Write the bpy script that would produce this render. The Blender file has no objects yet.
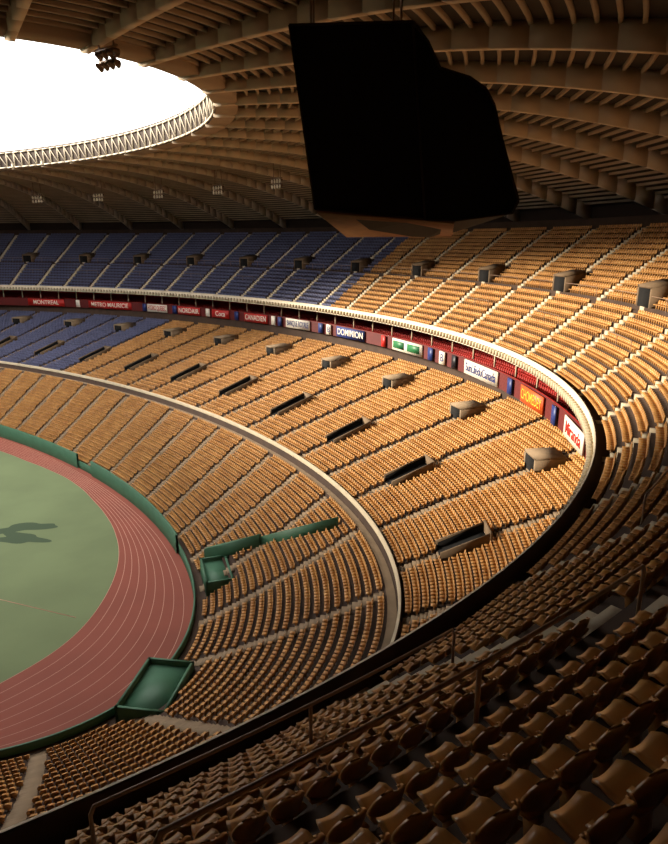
import bpy, math, random
import numpy as np
from mathutils import Matrix, Vector
random.seed(3); rng=np.random.default_rng(3)
CAMZ=38.0
def W(s,t):
    return (-62-.8*s+.6*t, 67+.6*s+.8*t)
def EP(th,a,b,t0=9.0):
    s=30-a*np.cos(th); t=t0+b*np.sin(th)
    return W(s,t)
def ENT(th,a,b):
    ns=-b*np.cos(th); nt=a*np.sin(th); l=np.sqrt(ns*ns+nt*nt); ns=ns/l; nt=nt/l
    return -.8*ns+.6*nt, .6*ns+.8*nt
# ---------- materials
def mat(name,col,rough=.7,noise=0.0,scale=1.0,metal=0.0,col2=None):
    m=bpy.data.materials.new(name); m.use_nodes=True
    nt=m.node_tree; b=nt.nodes['Principled BSDF']
    b.inputs['Roughness'].default_value=rough; b.inputs['Metallic'].default_value=metal
    c=tuple((x/255)**2.2 for x in col)
    if noise>0 or col2:
        g=nt.nodes.new('ShaderNodeNewGeometry'); n=nt.nodes.new('ShaderNodeTexNoise')
        n.inputs['Scale'].default_value=scale; n.inputs['Detail'].default_value=5
        nt.links.new(g.outputs['Position'],n.inputs['Vector'])
        r=nt.nodes.new('ShaderNodeValToRGB')
        c2=tuple((x/255)**2.2 for x in col2) if col2 else tuple(x*(1-noise) for x in c)
        r.color_ramp.elements[0].position=.35; r.color_ramp.elements[1].position=.65
        r.color_ramp.elements[0].color=(*c2,1); r.color_ramp.elements[1].color=(*c,1)
        nt.links.new(n.outputs['Fac'],r.inputs['Fac']); nt.links.new(r.outputs['Color'],b.inputs['Base Color'])
    else: b.inputs['Base Color'].default_value=(*c,1)
    return m
M_tan=mat('seat_tan_plastic',(204,150,88),.34,col2=(178,124,68),scale=.6)
M_blue=mat('seat_blue_plastic',(94,98,130),.45,.15,.35)
M_red=mat('seat_red_plastic',(170,42,34),.5,.2,.5)
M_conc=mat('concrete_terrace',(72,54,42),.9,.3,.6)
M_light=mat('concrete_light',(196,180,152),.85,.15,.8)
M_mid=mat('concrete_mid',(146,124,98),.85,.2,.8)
M_para=mat('vomitory_concrete',(120,98,74),.85,.2,.8)
M_dark=mat('opening_shade_paint',(12,8,7),.95)  # near-black colour painted in for the shade inside openings
M_fasc=mat('concrete_white_fascia',(222,206,180),.8,.15,.5)
M_maroon=mat('fascia_maroon',(96,28,26),.6,.2,.5)
M_redw=mat('red_panel',(176,40,34),.6,.2,.5)
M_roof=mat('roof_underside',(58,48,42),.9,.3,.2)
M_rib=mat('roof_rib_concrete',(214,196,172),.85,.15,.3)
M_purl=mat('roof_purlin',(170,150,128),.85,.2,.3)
M_ring=mat('ring_lattice_metal',(186,172,148),.6)
M_black=mat('speaker_black_cloth',(26,19,17),.95,.3,2)
M_brown=mat('speaker_bottom_panel',(140,98,66),.8,.2,2)
M_green=mat('green_barrier_paint',(66,110,84),.6,.15,.7)
M_track=mat('track_red',(142,76,62),.85,.14,.15)
M_line=mat('white_line_paint',(200,152,132),.8)
M_turf=mat('artificial_turf',(114,128,92),.95,.14,.12)
M_patch=mat('dark_turf',(58,76,52),.8)
M_rail=mat('steel_rail',(150,124,104),.4,metal=.2)
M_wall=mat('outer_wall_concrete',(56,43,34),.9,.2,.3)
def link(name,me,m,parent=None,smooth=False):
    o=bpy.data.objects.new(name,me); bpy.context.scene.collection.objects.link(o)
    if m: me.materials.append(m)
    if smooth:
        me.polygons.foreach_set('use_smooth',np.ones(len(me.polygons),dtype=bool))
    if parent: o.parent=parent
    return o
def empty(name,parent=None):
    o=bpy.data.objects.new(name,None); bpy.context.scene.collection.objects.link(o)
    if parent: o.parent=parent
    return o
def npmesh(name,V,F):
    me=bpy.data.meshes.new(name); V=np.ascontiguousarray(V,dtype=np.float32); F=np.ascontiguousarray(F,dtype=np.int32)
    me.vertices.add(len(V)); me.vertices.foreach_set('co',V.ravel())
    nf=len(F); me.loops.add(nf*4); me.polygons.add(nf)
    me.polygons.foreach_set('loop_start',np.arange(nf,dtype=np.int32)*4)
    me.loops.foreach_set('vertex_index',F.ravel())
    me.update(calc_edges=True); return me
def loft(name,prof,th0,th1,n,m,parent=None,smooth=False):
    th=np.linspace(th0,th1,n+1); V=[]
    for (a,b,t0,z) in prof:
        x,y=EP(th,a,b,t0); V.append(np.stack([x,y,np.full_like(x,z)],1))
    k=len(prof); V=np.concatenate(V); F=[]
    i=np.arange(n)
    for j in range(k-1):
        A=j*(n+1)+i; B=A+1; C=(j+1)*(n+1)+i+1; D=C-1
        F.append(np.stack([A,B,C,D],1))
    return link(name,npmesh(name,V,np.concatenate(F)),m,parent,smooth)
class MB:
    def __init__(s): s.v=[]; s.f=[]
    def hexa(s,p):
        o=len(s.v); s.v+= [tuple(q) for q in p]
        for f in ((0,3,2,1),(4,5,6,7),(0,1,5,4),(1,2,6,5),(2,3,7,6),(3,0,4,7)): s.f.append([o+i for i in f])
    def box(s,c,u,w,hu,hw,z0,z1,z0b=None,z1b=None):
        z0b=z0 if z0b is None else z0b; z1b=z1 if z1b is None else z1b
        P=[]
        for zz,zb in ((z0,z0b),(z1,z1b)):
            for a,b in ((-1,-1),(1,-1),(1,1),(-1,1)):
                P.append((c[0]+a*hu*u[0]+b*hw*w[0],c[1]+a*hu*u[1]+b*hw*w[1],zz if b<0 else zb))
        s.hexa(P)
    def beam(s,p,q,w,d):
        p=Vector(p);q=Vector(q);ax=(q-p).normalized(); sd=ax.cross(Vector((0,0,1)))
        if sd.length<1e-3: sd=Vector((1,0,0))
        sd.normalize(); up=sd.cross(ax)
        P=[]
        for e in (p,q):
            for a,b in ((-1,-1),(1,-1),(1,1),(-1,1)): P.append(e+sd*a*w/2+up*b*d/2)
        s.hexa(P)
    def obj(s,name,m,parent=None):
        return link(name,npmesh(name,np.array(s.v),np.array(s.f)),m,parent)
def bake(name,T,F,pos,n,m,parent=None,smooth=False):
    pos=np.array(pos); n=np.array(n); M=len(pos); inw=-n
    tx=np.stack([inw[:,1],-inw[:,0]],1)
    T=np.array(T); K=len(T)
    V=np.zeros((M,K,3))
    V[:,:,0]=pos[:,0:1]+T[None,:,0]*tx[:,0:1]+T[None,:,1]*inw[:,0:1]
    V[:,:,1]=pos[:,1:2]+T[None,:,0]*tx[:,1:2]+T[None,:,1]*inw[:,1:2]
    V[:,:,2]=pos[:,2:3]+T[None,:,2]
    FF=(np.array(F)[None]+ (np.arange(M)*K)[:,None,None]).reshape(-1,4)
    return link(name,npmesh(name,V.reshape(-1,3),FF),m,parent,smooth)
# ---------- seat templates
def seat_low():
    b=MB()
    def pr(x1,y0,y1,z0,z1,x2=None,dy=0):
        x2=x1 if x2 is None else x2
        b.hexa([(-x1,y0,z0),(x1,y0,z0),(x1,y1,z0),(-x1,y1,z0),(-x2,y0+dy,z1),(x2,y0+dy,z1),(x2,y1+dy,z1),(-x2,y1+dy,z1)])
    pr(.20,-.24,-.19,.36,.66,.21,-.05)
    pr(.21,-.29,-.24,.66,.80,.12,-.03)
    pr(.19,-.20,.2,.36,.43)
    b.hexa([(-.05,-.15,0),(.05,-.15,0),(.05,0,0),(-.05,0,0),(-.05,-.15,.36),(.05,-.15,.36),(.05,0,.36),(-.05,0,.36)])
    return b.v,b.f
def seat_high():
    V=[];F=[]
    def shell(fn,nu,nv,th):
        o=len(V)
        for side in (0,1):
            for j in range(nv+1):
                for i in range(nu+1):
                    V.append(fn(-1+2*i/nu,j/nv,side*th))
        S=(nu+1)*(nv+1); idx=lambda sd,i,j:o+sd*S+j*(nu+1)+i
        for j in range(nv):
            for i in range(nu):
                F.append([idx(0,i,j),idx(0,i+1,j),idx(0,i+1,j+1),idx(0,i,j+1)])
                F.append([idx(1,i,j),idx(1,i,j+1),idx(1,i+1,j+1),idx(1,i+1,j)])
        for i in range(nu):
            F.append([idx(0,i,0),idx(1,i,0),idx(1,i+1,0),idx(0,i+1,0)])
            F.append([idx(0,i,nv),idx(0,i+1,nv),idx(1,i+1,nv),idx(1,i,nv)])
        for j in range(nv):
            F.append([idx(0,0,j),idx(0,0,j+1),idx(1,0,j+1),idx(1,0,j)])
            F.append([idx(0,nu,j),idx(1,nu,j),idx(1,nu,j+1),idx(0,nu,j+1)])
    def back(u,v,t):
        # rounded clam-shell outline
        e=max(0,(v-.3)/.7); w=.228*math.sqrt(max(.06,1-e**2.6))*(.82+.18*min(1,v*3))
        return (u*w,-.16-.11*v+.12*u*u*(1-.3*v)-t,.36+.42*v-.05*abs(u)**2.2*v*v)
    def pan(u,v,t):
        w=.215*(1-.25*v**3)
        return (u*w,-.2+.40*v,.40+.045*u*u-.03*math.sin(v*math.pi)-(.05*max(0,v-.8)/.2)-t)
    shell(back,10,10,.03); shell(pan,6,5,.035)
    b=MB(); b.hexa([(-.04,-.2,0),(.04,-.2,0),(.04,-.05,0),(-.04,-.05,0),(-.04,-.16,.38),(.04,-.16,.38),(.04,0,.38),(-.04,0,.38)])
    o=len(V); V.extend(b.v); F.extend([[o+i for i in f] for f in b.f])
    return V,F
SL=seat_low(); SH=seat_high()
# ---------- row sets
def next_theta(th,a,b,a2,b2):
    ps=-a*math.cos(th); pt=b*math.sin(th); ns=-b*math.cos(th); nt=a*math.sin(th); l=math.hypot(ns,nt); ns/=l; nt/=l
    A=(ns/a2)**2+(nt/b2)**2; B=2*(ps*ns/a2**2+pt*nt/b2**2); C=(ps/a2)**2+(pt/b2)**2-1
    lam=(-B+math.sqrt(B*B-4*A*C))/(2*A)
    return math.atan2((pt+lam*nt)/b2,-(ps+lam*ns)/a2)
def angles(a,b,sp,th0,th1):
    th=np.linspace(th0,th1,4000); d=np.sqrt((a*np.sin(th))**2+(b*np.cos(th))**2)
    L=np.concatenate([[0],np.cumsum((d[1:]+d[:-1])/2*np.diff(th))])
    return np.interp(np.arange(sp/2,L[-1],sp),L,th)
bU=lambda a:78+(a-112)*1.3
AW=119.95
def fn_upper(i):
    a=112.5+.77*i; return a,bU(a),25.5+.69*i
def fn_upper2(i):
    a=AW+.74*i; return a,bU(a),31.95+.60*i
def fn_low1(i):
    f=i/20; return 79.8+20.4*f,33.8+12.6*f,.6+9.0*f
def fn_low2(i):
    f=i/28; return 101.6+16.4*f,47.6+32.4*f,10.5+7.7*f
def fn_loge(i):
    a=114.2+1.0*i; return a,bU(a),20.5+.45*i
PITS=[(-14.9,45.6,4.0,6.2,-.15,.0,2.3),(-13.2,64.6,2.8,5.6,.31,.0,2.6)]
BAR=[((-15.2,68.6),(-8.4,66.3),1.2,3.0,4.2,5.9,.3),((-8.4,66.3),(.4,62.0),4.2,5.6,8.6,10.0,.1)]
seatP={c:[[],[]] for c in ('tan','blue','red')}; seatN={c:[[],[]] for c in ('tan','blue','red')}
def bank(fn,nr,aisle0,th0,th1,pitch,skips,colfn,wa=.75,aisle=None,aw=.6):
    cur=list(aisle0); traces=[]
    for i in range(nr):
        a,b,z=fn(i); a2,b2,z2=fn(i+1)
        traces.append(list(cur))
        nxt=[next_theta(t,a,b,a2,b2) for t in cur]
        am,bm=(a+a2)/2,(b+b2)/2
        th=np.linspace(th0,th1,5000); d=np.sqrt((am*np.sin(th))**2+(bm*np.cos(th))**2)
        L=np.concatenate([[0],np.cumsum((d[1:]+d[:-1])/2*np.diff(th))])
        ts=np.interp(np.arange(0,L[-1],pitch),L,th)
        sp=np.sqrt((am*np.sin(ts))**2+(bm*np.cos(ts))**2)
        keep=np.ones(len(ts),bool)
        for c,c2 in zip(cur,nxt): keep&=np.abs(ts-(c+c2)/2)*sp>wa
        for (idx,r0,r1,hw) in skips:
            if r0<=i<r1 and idx<len(cur):
                keep&=np.abs(ts-(cur[idx]+nxt[idx])/2)*sp>hw
        x,y=EP(ts,am,bm)
        if z<11:
            for (cx,cy,w,l,rot,_,_2) in PITS:
                ux,uy=math.cos(rot),math.sin(rot)
                keep&=~((np.abs((x-cx)*ux+(y-cy)*uy)<w/2+.5)&(np.abs(-(x-cx)*uy+(y-cy)*ux)<l/2+.5))
            for (p,q,_,_,_,_,hw) in BAR:
                dx,dy=q[0]-p[0],q[1]-p[1]; l=math.hypot(dx,dy); dx/=l;dy/=l
                al_=(x-p[0])*dx+(y-p[1])*dy; pe=np.abs(-(x-p[0])*dy+(y-p[1])*dx)
                keep&=~((al_>-.3)&(al_<l+.3)&(pe<hw+.3))
        keep&=y>-4
        ts=ts[keep]; x=x[keep]; y=y[keep]; nx,ny=ENT(ts,am,bm)
        for k in range(len(ts)):
            c=colfn(ts[k],i); hi=1 if (math.hypot(x[k],y[k])<34 and z>24) else 0
            seatP[c][hi].append((x[k],y[k],z)); seatN[c][hi].append((nx[k],ny[k]))
        if aisle is not None:
            for c,c2 in zip(cur,nxt):
                x1,y1=EP(c,a,b); x2,y2=EP(c2,a2,b2); v=np.array([x2-x1,y2-y1]); l=np.hypot(*v); v/=l; u=(v[1],-v[0])
                m1=((x1+x2)/2-v[0]*.03,(y1+y2)/2-v[1]*.03)
                aisle.box(m1,u,v,aw,l/2,z-(z2-z),z+.03)
                m2=(x1+v[0]*l*.75,y1+v[1]*l*.75)
                aisle.box(m2,u,v,aw,l*.25-.01,z-.1,z+(z2-z)*.5)
        cur=nxt
    traces.append(list(cur))
    return traces
TH0,TH1=-.62,2.35
upper=empty('upper_grandstand'); lower=empty('lower_grandstand'); loge=empty('loge_level')
col_up=lambda t,i:'blue' if t>1.155 else 'tan'
aisU=angles(117,84.5,9.2,TH0,TH1)
au=MB(); al=MB()
trU=bank(fn_upper,9,aisU,TH0,TH1,.50,[],col_up,wa=.68,aisle=au,aw=.45)
aU2=[next_theta(t,*fn_upper(9)[:2],*fn_upper2(0)[:2]) for t in trU[-1]]
def dcam(t,a,b):
    x,y=EP(t,a,b); return math.hypot(x,y)
vomU=[k for k in range(len(aU2)) if k%2==0 and dcam(aU2[k],121,90)>14]
trU2=bank(fn_upper2,13,aU2,TH0,TH1,.50,[(k,0,4,1.9) for k in vomU],col_up,wa=.68,aisle=au,aw=.45)
aisL1=angles(90,40,8.0,-.3,2.3)
trL1=bank(fn_low1,20,aisL1,-.5,2.4,.52,[],lambda t,i:'tan',wa=.65,aisle=al)
aisL2=angles(103,49,8.0,.0,2.35)
voA=[(k,5,11,1.5) for k in range(len(aisL2)) if k%2==0]
voB=[(k,20,24,1.9) for k in range(len(aisL2)) if k%2==1]
trL2=bank(fn_low2,28,aisL2,0.05,2.4,.52,voA+voB,lambda t,i:'blue' if t>1.66 else 'tan',wa=.65,aisle=al)
bank(fn_loge,4,[],.1,2.4,.56,[],lambda t,i:'red')
au.obj('aisle_steps',M_light,upper); al.obj('aisle_steps',M_mid,lower)
nm={'tan':('tan_stadium_seats',M_tan),'blue':('blue_stadium_seats',M_blue),'red':('red_loge_seats',M_red)}
for c in seatP:
    root=empty(nm[c][0])
    if seatP[c][0]: bake('seat_rows_distant',*SL,seatP[c][0],seatN[c][0],nm[c][1],root)
    if seatP[c][1]: bake('seat_rows_close',*SH,seatP[c][1],seatN[c][1],nm[c][1],root,True)
# ---------- terraces (full ovals)
F0,F1=-math.pi,math.pi
P=[(112.02,78.02,9,26.0),(112.17,78.2,9,26.0),(112.17,78.2,9,25.5)]
for i in range(9):
    a,b,z=fn_upper(i); a2,b2,_=fn_upper(i+1)
    P+=[(a,b,9,z),(a2,b2,9,z)]
a9=fn_upper(9)[0]; ZW=31.6; P+=[(a9,bU(a9),9,ZW),(AW,bU(AW),9,ZW)]
for i in range(13):
    a,b,z=fn_upper2(i); a2,b2,_=fn_upper2(i+1)
    P+=[(a,b,9,z),(a2,b2,9,z)]
aE=fn_upper2(13)[0]
P+=[(aE,bU(aE),9,40.9),(aE+.3,bU(aE+.3),9,40.9),(aE+.3,bU(aE+.3),9,39.8),(136.8,108.8,9,39.8)]
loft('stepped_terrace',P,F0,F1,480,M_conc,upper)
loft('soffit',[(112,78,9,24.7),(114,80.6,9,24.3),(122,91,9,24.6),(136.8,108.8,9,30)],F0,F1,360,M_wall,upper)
loft('front_fascia',[(111.98,77.98,9,24.7),(111.98,77.98,9,26.02),(112.06,78.1,9,26.03)],F0,F1,480,M_fasc,upper)
fb=MB()
for t in np.linspace(TH0,2.4,330):
    x,y=EP(t,111.8,77.8); n=ENT(t,111.8,77.8); fb.box((x,y),(-n[1],n[0]),n,.18,.2,24.9,25.5)
fb.obj('fascia_brackets',M_light,upper)
P2=[]
for i in range(20):
    a,b,z=fn_low1(i); a2,b2,_=fn_low1(i+1); P2+=[(a,b,9,z),(a2,b2,9,z)]
P2+=[(100.2,46.4,9,9.7),(101.2,47.3,9,9.7),(101.2,47.3,9,11.1),(101.45,47.5,9,11.1),(101.45,47.5,9,10.5)]
for i in range(28):
    a,b,z=fn_low2(i); a2,b2,_=fn_low2(i+1); P2+=[(a,b,9,z),(a2,b2,9,z)]
P2+=[(118,80,9,20.3)]
loft('front_wall',[(79,33,9,0),(79,33,9,1.3),(79.2,33.2,9,1.3),(79.2,33.2,9,.6)],F0,F1,400,M_green,lower)
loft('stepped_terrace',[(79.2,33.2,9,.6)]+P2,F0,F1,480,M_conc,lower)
loft('walkway_surface',[(100.3,46.5,9,9.73),(101.1,47.2,9,9.73)],F0,F1,480,M_mid,lower)
loft('walkway_kerb',[(101.17,47.27,9,10.6),(101.18,47.28,9,11.12),(101.40,47.46,9,11.13)],F0,F1,480,M_light,lower)
for (t0,t1) in ((.7,1.22),(1.29,2.4)):
    loft('green_barrier',[(78.7,32.7,9,0),(78.7,32.7,9,2.6),(79.0,33.0,9,2.6),(79.0,33.0,9,0)],t0,t1,120,M_green,lower)
lz=[(113.4,79.9,9,20.3),(113.4,79.9,9,22.4),(113.7,80.25,9,22.4),(113.7,80.25,9,20.5)]
for i in range(4):
    a,b,z=fn_loge(i);a2,b2,_=fn_loge(i+1); lz+=[(a,b,9,z),(a2,b2,9,z)]
lz+=[(119,87.5,9,21.9),(119,87.5,9,24.6)]
loft('loge_floor',lz,F0,F1,400,M_redw,loge)
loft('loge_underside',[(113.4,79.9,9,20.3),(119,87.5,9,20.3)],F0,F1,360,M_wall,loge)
loft('fascia_band',[(113.38,79.88,9,20.28),(113.38,79.88,9,22.42)],F0,F1,400,M_maroon,loge)
lp=MB()
for t in angles(113.6,80.2,6,0.1,2.4):
    x,y=EP(t,113.9,80.6); n=ENT(t,113.9,80.6); lp.box((x,y),(-n[1],n[0]),n,.1,.1,22.4,24.4)
lp.obj('loge_posts',M_light,loge)
loft('wall_perimeter',[(137,109,9,0),(137,109,9,43.5)],F0,F1,300,M_wall)
def seg(tr,k,i,fn):
    a,b,z=fn(i); x,y=EP(tr[i][k],a,b); return np.array([x,y]),z
def trench(tr,k,i0,i1,fn,hw,par,m):
    root=empty('vomitory',par); p,z0=seg(tr,k,i0,fn); q,z1=seg(tr,k,i1,fn); v=q-p; l=np.hypot(*v); v/=l; u=np.array([v[1],-v[0]]); c=(p+q)/2
    mb=MB()
    for sg in (-1,1): mb.box(c+u*sg*hw,u,v,.09,l/2,z0-.3,z0+.85,z1-.3,z1+1.0)
    mb.box(q,u,v,hw+.1,.1,z1-.4,z1+1.1); mb.obj('parapet_walls',m,root)
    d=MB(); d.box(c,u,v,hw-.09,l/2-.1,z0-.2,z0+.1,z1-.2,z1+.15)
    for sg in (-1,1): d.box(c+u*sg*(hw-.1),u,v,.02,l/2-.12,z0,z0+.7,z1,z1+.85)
    d.obj('stairwell_shade_fill',M_dark,root)  # solid fill above the terrace; stairwell shade is put into its near-black colour
def portal(tr,k,i0,i1,fn,hw,par,zf,ht,m):
    root=empty('vomitory',par); p,z0=seg(tr,k,i0,fn); q,z1=seg(tr,k,i1,fn); v=q-p; l=np.hypot(*v); v/=l; u=np.array([v[1],-v[0]]); c=(p+q)/2
    zt=zf+ht; mb=MB()
    for sg in (-1,1): mb.box(c+u*sg*hw,u,v,.15,l/2,zf,zt,zf,max(zt,z1+.6)+.1)
    mb.box(c,u,v,hw+.15,l/2,zt-.2,zt+.05,max(zt,z1+.6)-.1,max(zt,z1+.6)+.15)
    mb.obj('portal_surround',m,root)
    d=MB(); d.box(c-v*.02,u,v,hw-.16,l/2-.05,zf+.01,zt-.22); d.obj('passage_shade_fill',M_dark,root)  # solid block, painted near-black for the shade of a passage
for (k,a,b,h) in voA: trench(trL2,k,a,b,fn_low2,1.15,lower,M_para)
for (k,a,b,h) in voB: portal(trL2,k,a,b,fn_low2,1.35,lower,fn_low2(20)[2],1.75,M_mid)
for k in vomU: portal(trU2,k,0,3,fn_upper2,1.4,upper,ZW,2.3,M_para)
def tubes(name,polys,r,m,parent=None):
    cu=bpy.data.curves.new(name,'CURVE'); cu.dimensions='3D'; cu.bevel_depth=r; cu.bevel_resolution=2
    for pl in polys:
        sp=cu.splines.new('POLY'); sp.points.add(len(pl)-1)
        for i,p in enumerate(pl): sp.points[i].co=(*map(float,p),1)
    o=bpy.data.objects.new(name,cu); bpy.context.scene.collection.objects.link(o); cu.materials.append(m)
    if parent: o.parent=parent
    return o
polys=[]
def rail_row(tt,a,b,zf,hh,ks):
    tt=sorted(tt)
    for k in ks(len(tt)-1):
        lo=tt[k]+.8/90; hi=tt[k+1]-.8/90
        pl=[(*EP(t,a,b),zf+hh) for t in np.linspace(lo,hi,9)]
        x0,y0=pl[0][:2]; x1,y1=pl[-1][:2]; z=zf+hh
        f=lambda A,B:(A[0]*.93+B[0]*.07,A[1]*.93+B[1]*.07,z)
        polys.append([(x0,y0,zf),(x0,y0,z-.13),f(pl[0],pl[1])]+pl[1:-1]+[f(pl[-1],pl[-2]),(x1,y1,z-.13),(x1,y1,zf)])
        x,y,_=pl[4]; polys.append([(x,y,zf),(x,y,z)])
rail_row(trU2[0],AW+.08,bU(AW+.08),31.95,1.1,range)
a,b,z=fn_upper(5); rail_row(trU[5],a+.04,b+.04,z,1.05,lambda n:range(1,n,2))
tubes('walkway_handrail',polys,.034,M_rail)
# ---------- ground
def rB(phi):
    c,s=np.cos(phi),np.sin(phi); A=c*c/79**2+s*s/33**2; B=2*(30*c/79**2-9*s/33**2); C=900/79**2+81/33**2-1
    return (-B+np.sqrt(B*B-4*A*C))/(2*A)
_pd=np.radians([-200,-110,-60,-30,0,9,14,21,31,42,56,68,79.5,93,107,118,130,145,180,200]); _pr=[50,33,34,35.5,36.8,37.3,37.9,37.8,36.8,35.8,34.6,34.1,34.3,36,38.6,41.8,48,60,95,95]
_x=np.linspace(_pd[0],_pd[-1],1601); _y=np.interp(_x,_pd,_pr); _k=np.hanning(61); _k/=_k.sum(); _y=np.convolve(np.pad(_y,30,mode='edge'),_k,'valid')
def rA(phi):
    return np.minimum(np.interp(phi,_x,_y),rB(phi)-3.2)
def ringp(name,r0,r1,z,m,parent=None,ph=None):
    ph=np.linspace(-math.pi,math.pi,1001) if ph is None else ph
    V=[]
    for r in (r0(ph),r1(ph)):
        x,y=W(-r*np.cos(ph),r*np.sin(ph)); V.append(np.stack([x,y,np.full_like(x,z)],1))
    n=len(ph); i=np.arange(n-1); F=np.stack([i,n+i,n+i+1,i+1],1)
    return link(name,npmesh(name,np.concatenate(V),F),m,parent)
ringp('playing_field',lambda p:p*0,rA,0.02,M_turf)
tr=empty('running_track')
ringp('track_surface',lambda p:rA(p)-.01,lambda p:rB(p)-.05,0.015,M_track,parent=tr)
for i in range(9):
    f=i/8
    ringp('lane_line',lambda p:rA(p)+(rB(p)-1.2-rA(p))*f,lambda p:rA(p)+(rB(p)-1.2-rA(p))*f+.055,0.03,M_line,parent=tr)
fl=MB()
def gl(p,q,w=.1):
    p=np.array(p);q=np.array(q);v=q-p;l=np.hypot(*v);v/=l; fl.box((p+q)/2,(v[1],-v[0]),v,w/2,l/2,.022,.035)
gl((-60,70.7),(-27,58.8))
fl.obj('field_line',M_line)
link('floor',npmesh('floor',np.array([(-260,-120,-.05),(120,-120,-.05),(120,260,-.05),(-260,260,-.05)]),np.array([[0,1,2,3]])),M_conc)
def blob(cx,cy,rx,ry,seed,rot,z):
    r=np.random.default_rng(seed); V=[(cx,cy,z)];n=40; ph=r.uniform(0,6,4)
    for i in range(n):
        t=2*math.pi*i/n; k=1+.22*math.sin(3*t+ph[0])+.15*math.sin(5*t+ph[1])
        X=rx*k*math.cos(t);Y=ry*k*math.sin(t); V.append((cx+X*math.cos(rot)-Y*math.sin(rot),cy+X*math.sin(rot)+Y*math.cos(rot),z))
    me=bpy.data.meshes.new('dark_patch'); me.from_pydata(V,[],[(0,1+i,1+(i+1)%n) for i in range(n)]); link('dark_turf_patch',me,M_patch)
blob(-42.5,80.5,4.2,1.3,1,.25,.03); blob(-41.5,77.3,3.4,1.5,2,-.2,.033)  # irregular darker green patches laid flat on the turf
def pit(cx,cy,w,l,rot,z0,z1):
    root=empty('camera_pit'); u=(math.cos(rot),math.sin(rot)); v=(-u[1],u[0]); mb=MB()
    for sg in (-1,1):
        mb.box((cx+u[0]*sg*w/2,cy+u[1]*sg*w/2),u,v,.12,l/2+.12,z0,z1)
        mb.box((cx+v[0]*sg*l/2,cy+v[1]*sg*l/2),u,v,w/2+.12,.12,z0,z1)
    mb.obj('pit_walls',M_green,root)
    d=MB(); d.box((cx,cy),u,v,w/2-.12,l/2-.12,z0,z1-.5); d.obj('pit_floor',M_green,root)
for q in PITS: pit(*q)
g=MB()
for (p,q,z0,z1,z0b,z1b,hw) in BAR:
    p=np.array(p);q=np.array(q);v=q-p;l=np.hypot(*v);v/=l
    g.box((p+q)/2,(v[1],-v[0]),v,hw,l/2,z0-.8,z1,z0b-.8,z1b)
g.obj('green_aisle_barrier',M_green,lower)
# ---------- signs
def col(n,c): return mat(n,c,.5)
cW=col('sign_white',(232,222,205));cB=col('sign_blue',(36,52,110));cO=col('sign_orange',(206,84,34));cR=col('sign_red',(186,36,30));cG=col('sign_green',(40,110,66));cK=col('sign_dark',(24,20,30));cY=col('sign_yellow',(220,170,60))
signs=empty('advertising_sign_band')
def sign(th,w,cm,text=None,tm=None,bars=None,h=1.9):
    root=empty('advertising_sign',signs); a,b=113.1,79.6
    x,y=EP(th,a,b); n=np.array(ENT(th,a,b)); r=np.array([n[1],-n[0]])
    mb=MB(); mb.box((x,y),r,n,w/2,.08,20.4,20.4+h); mb.obj('panel',cm,root)
    zc=20.4+h/2
    if bars:
        for (off,bw,bm) in bars:
            q=MB(); q.box((x+r[0]*off-n[0]*.1,y+r[1]*off-n[1]*.1),r,n,bw/2,.03,zc-h*.32,zc+h*.32); q.obj('stripe',bm,root)
    if text:
        cu=bpy.data.curves.new('lettering','FONT'); cu.body=text; cu.size=h*.85; cu.align_x='CENTER'; cu.align_y='CENTER'; cu.extrude=.01; cu.offset=.01
        cu.materials.append(tm); o=bpy.data.objects.new('lettering',cu); bpy.context.scene.collection.objects.link(o); o.parent=root
        bpy.context.view_layer.update()
        sx=min(1,(w*.9)/max(.1,o.dimensions.x))
        o.matrix_world=Matrix(((r[0]*sx,0,-n[0],x-n[0]*.12),(r[1]*sx,0,-n[1],y-n[1]*.12),(0,1,0,zc),(0,0,0,1)))
sign(.30,3,cB); sign(.40,6.5,cW,'Miranda',cR); sign(.475,1.2,cB); sign(.55,6.5,cO,'CHOMEDEY',cY); sign(.62,1.2,cB)
sign(.71,9.5,cW,'SunLifeduCanada',cB); sign(.79,1.2,cK); sign(.825,1.6,cW,'B',cB); sign(.86,1.4,cB)
sign(.93,9,cW,None,None,[(-2.5,3.4,cG),(2,3.6,cG)]); sign(1.0,1.2,cR)
sign(1.10,9,cB,'DOMINION',cW); sign(1.165,1.4,cW,'B',cB); sign(1.19,1.4,cB)
sign(1.26,8,cW,'BANQUE ROYALE',cB); sign(1.315,1.3,cB); sign(1.335,1.3,cW)
sign(1.39,8,cR,'CANADIEN',cW); sign(1.45,1.3,cB); sign(1.50,6,cR,'Coca',cW); sign(1.54,1.3,cW)
sign(1.60,8,cR,'NORDAIR',cW); sign(1.645,1.4,cB); sign(1.70,7,cW,'HYDRO QUEBEC',cR); sign(1.74,1.3,cB)
sign(1.85,15,cR,'METRO MAURICIE',cW); sign(1.95,1.3,cW); sign(2.05,12,cR,'MONTREAL',cW)
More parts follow.
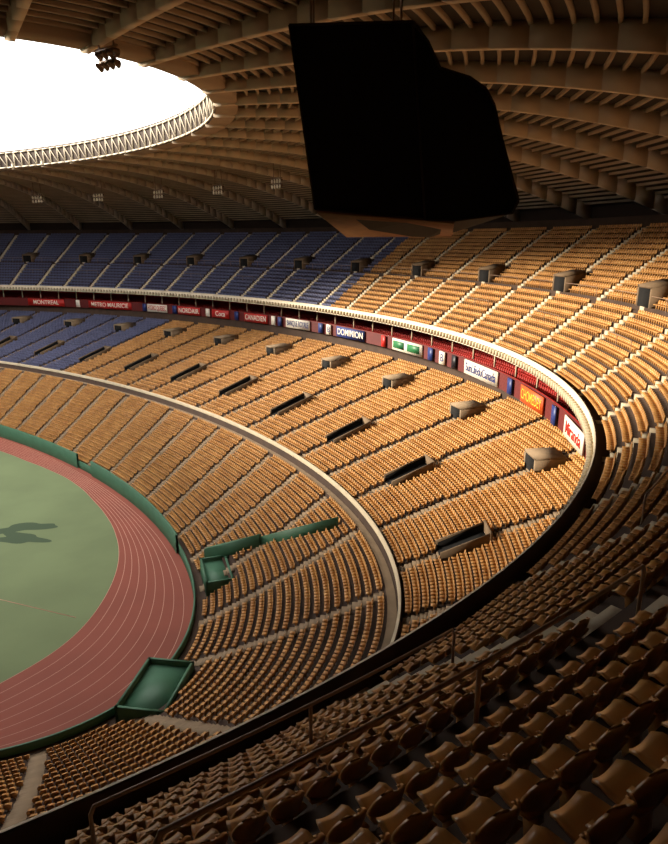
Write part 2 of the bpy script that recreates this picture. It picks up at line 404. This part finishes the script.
# ---------- roof
def RP(p):
    return (71+66*p, 38+71*p, 20-11*p, CAMZ+5+10*(1-p**2.6))
roof=empty('stadium_roof')
pr=[RP(i/28) for i in range(29)]
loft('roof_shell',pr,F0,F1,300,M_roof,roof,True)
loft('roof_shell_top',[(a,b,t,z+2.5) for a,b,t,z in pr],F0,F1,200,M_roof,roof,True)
rb=MB(); NR=46
for k in range(NR):
    th=2*math.pi*(k+.35)/NR-math.pi
    pts=[]
    for i in range(25):
        a,b,t0,z=RP(i/24); x,y=EP(th,a,b,t0); pts.append((x,y,z,1.0+1.1*(i/24)))
    for p,q in zip(pts[:-1],pts[1:]):
        v=np.array([q[0]-p[0],q[1]-p[1]]);l=np.hypot(*v);v/=l;u=(v[1],-v[0])
        rb.box(((p[0]+q[0])/2,(p[1]+q[1])/2),u,v,.34,l/2,p[2]-p[3],p[2]+.1,q[2]-q[3],q[2]+.1)
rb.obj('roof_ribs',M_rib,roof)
for i in range(1,48):
    a,b,t0,z=RP(i/48)
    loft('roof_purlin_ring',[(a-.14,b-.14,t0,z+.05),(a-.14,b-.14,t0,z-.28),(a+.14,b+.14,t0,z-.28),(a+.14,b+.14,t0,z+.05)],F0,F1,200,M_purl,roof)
ring=empty('roof_technical_ring')
loft('ring_body',[(71,38,20,CAMZ+14.2),(71,38,20,CAMZ+17.6),(72.6,39.6,20,CAMZ+17.6)],F0,F1,300,M_wall,ring)
loft('ring_bottom',[(71,38,20,CAMZ+14.2),(73.6,40.6,20,CAMZ+14.1),(73.6,40.6,20,CAMZ+15)],F0,F1,300,M_purl,ring)
lt=MB(); ths=angles(71,38,2.4,-math.pi,math.pi); pa=[EP(t,70.85,37.85,20) for t in ths]
for i in range(len(pa)-1):
    x,y=pa[i]; X,Y=pa[i+1]
    lt.beam((x,y,CAMZ+14.4),(x,y,CAMZ+17.2),.2,.2)
    lt.beam((x,y,CAMZ+14.4),(X,Y,CAMZ+17.0),.12,.12)
    for h in (14.4,17.2): lt.beam((x,y,CAMZ+h),(X,Y,CAMZ+h),.2,.22)
lt.obj('ring_lattice',M_ring,ring)
def flood(x,y,z,s=1.0,top=3.5,rot=0):
    root=empty('floodlight_cluster'); mb=MB()
    u=(math.cos(rot),math.sin(rot)); v=(-u[1],u[0])
    mb.box((x,y),u,v,1.3*s,.08,z-.1,z+.1); mb.box((x,y),u,v,1.0*s,.08,z-.9*s,z-.75*s)
    for q in (-1,1): mb.box((x+u[0]*q*.9*s,y+u[1]*q*.9*s),u,v,.06,.06,z-.9*s,z+top)
    mb.obj('frame',M_rail,root)
    cs=MB(); ls=MB()
    for r in range(2):
        for k in range(4):
            o=(-1.05+.7*k)*s; cx=x+u[0]*o; cy=y+u[1]*o; zz=z-.35*s-r*.75*s
            n=8; ring0=[];ring1=[]
            for j in range(n):
                t=2*math.pi*j/n; du=math.cos(t);dz=math.sin(t)
                ring0.append((cx+u[0]*du*.14*s+v[0]*.25*s,cy+u[1]*du*.14*s+v[1]*.25*s,zz+.14*s*dz+.1*s))
                ring1.append((cx+u[0]*du*.3*s-v[0]*.2*s,cy+u[1]*du*.3*s-v[1]*.2*s,zz+.3*s*dz-.05*s))
            b0=len(cs.v); cs.v+=ring0+ring1
            for j in range(n): cs.f.append([b0+j,b0+(j+1)%n,b0+n+(j+1)%n,b0+n+j])
            b0=len(ls.v); ls.v+=ring1
            ls.f+=[[b0,b0+1,b0+2,b0+3],[b0,b0+3,b0+4,b0+7],[b0+4,b0+5,b0+6,b0+7]]
    cs.obj('lamp_housings',M_rail,root); ls.obj('lamp_glass',M_fasc,root)
for i in range(6):
    t=1.18+.21*i; x,y=EP(t,97,66,15.7); n=ENT(t,97,66); flood(x,y,CAMZ+10.8,1.25,3.4,math.atan2(n[1],n[0])-math.pi/2)
flood(-16.8,53.0,CAMZ+13.6,1.0,1.5,2.5)
# ---------- speaker cluster
sp=empty('speaker_cluster')
sil=[(-2.1,9.7),(3.7,9.85),(4.45,9.0),(5.06,7.9),(6.5,7.5),(7.3,7.0),(7.75,6.3),(8.25,4.72),(9.27,1.9),(9.0,1.3),(6.15,.95),(4.6,1.0),(-.97,1.5)]
bk=[(-1.3,9.5),(3.7,9.6),(4.5,8.8),(5.2,7.8),(6.5,7.4),(7.3,6.9),(7.8,6.2),(8.4,4.6),(9.3,2.0),(9.0,1.4),(7.0,.4),(5.6,.15),(.7,.35)]
n=len(sil); V=[(x,34,CAMZ+z) for x,z in sil]+[(x,39.5,CAMZ+z) for x,z in bk]
me=bpy.data.meshes.new('cloth_housing'); me.from_pydata(V,[],[tuple(range(n)),tuple(range(2*n-1,n-1,-1))]+[(i,n+i,n+(i+1)%n,(i+1)%n) for i in range(n)])
link('cloth_housing',me,M_black,sp)
V=[(-.9,34.02,CAMZ+1.48),(6.1,34.02,CAMZ+.93),(7.0,39.5,CAMZ+.35),(.75,39.5,CAMZ+.3)]
hb=MB(); hb.hexa([(x,y,z-.14) for x,y,z in V]+[(x,y,z-.02) for x,y,z in V]); hb.obj('bottom_panel',M_brown,sp)
fr=MB()
for (p,q) in zip(sil,sil[1:]+sil[:1]): fr.beam((p[0],33.96,CAMZ+p[1]),(q[0],33.96,CAMZ+q[1]),.1,.1)
fr.beam((3.7,33.96,CAMZ+9.8),(4.6,33.96,CAMZ+1.0),.1,.1)
fr.obj('frame_edges',M_wall,sp)
tubes('suspension_cables',[[(x,y,CAMZ+9.4),(x,y,CAMZ+14)] for x in (-1.1,3.2) for y in (34.6,39)],.06,M_rail,sp)
# ---------- light
w=bpy.data.worlds.new('World'); bpy.context.scene.world=w; w.use_nodes=True
bg=w.node_tree.nodes['Background']; bg.inputs[0].default_value=(1,.96,.91,1); bg.inputs[1].default_value=3.5
sl=bpy.data.lights.new('sun','SUN'); sl.energy=10; sl.angle=.2; sl.color=(1,.88,.70)
so=bpy.data.objects.new('sun',sl); bpy.context.scene.collection.objects.link(so)
so.rotation_euler=Vector((.97,-.2,-.36)).to_track_quat('-Z','Y').to_euler()
cd=bpy.data.cameras.new('camera'); cam=bpy.data.objects.new('camera',cd); bpy.context.scene.collection.objects.link(cam)
cam.location=(0,0,CAMZ); cam.rotation_euler=(math.radians(90-15.87),0,0)
cd.sensor_fit='VERTICAL'; cd.sensor_height=36; cd.lens=640/844*36; cd.clip_end=2000; cd.clip_start=.1
bpy.context.scene.camera=cam
bpy.context.scene.view_settings.view_transform='Standard'
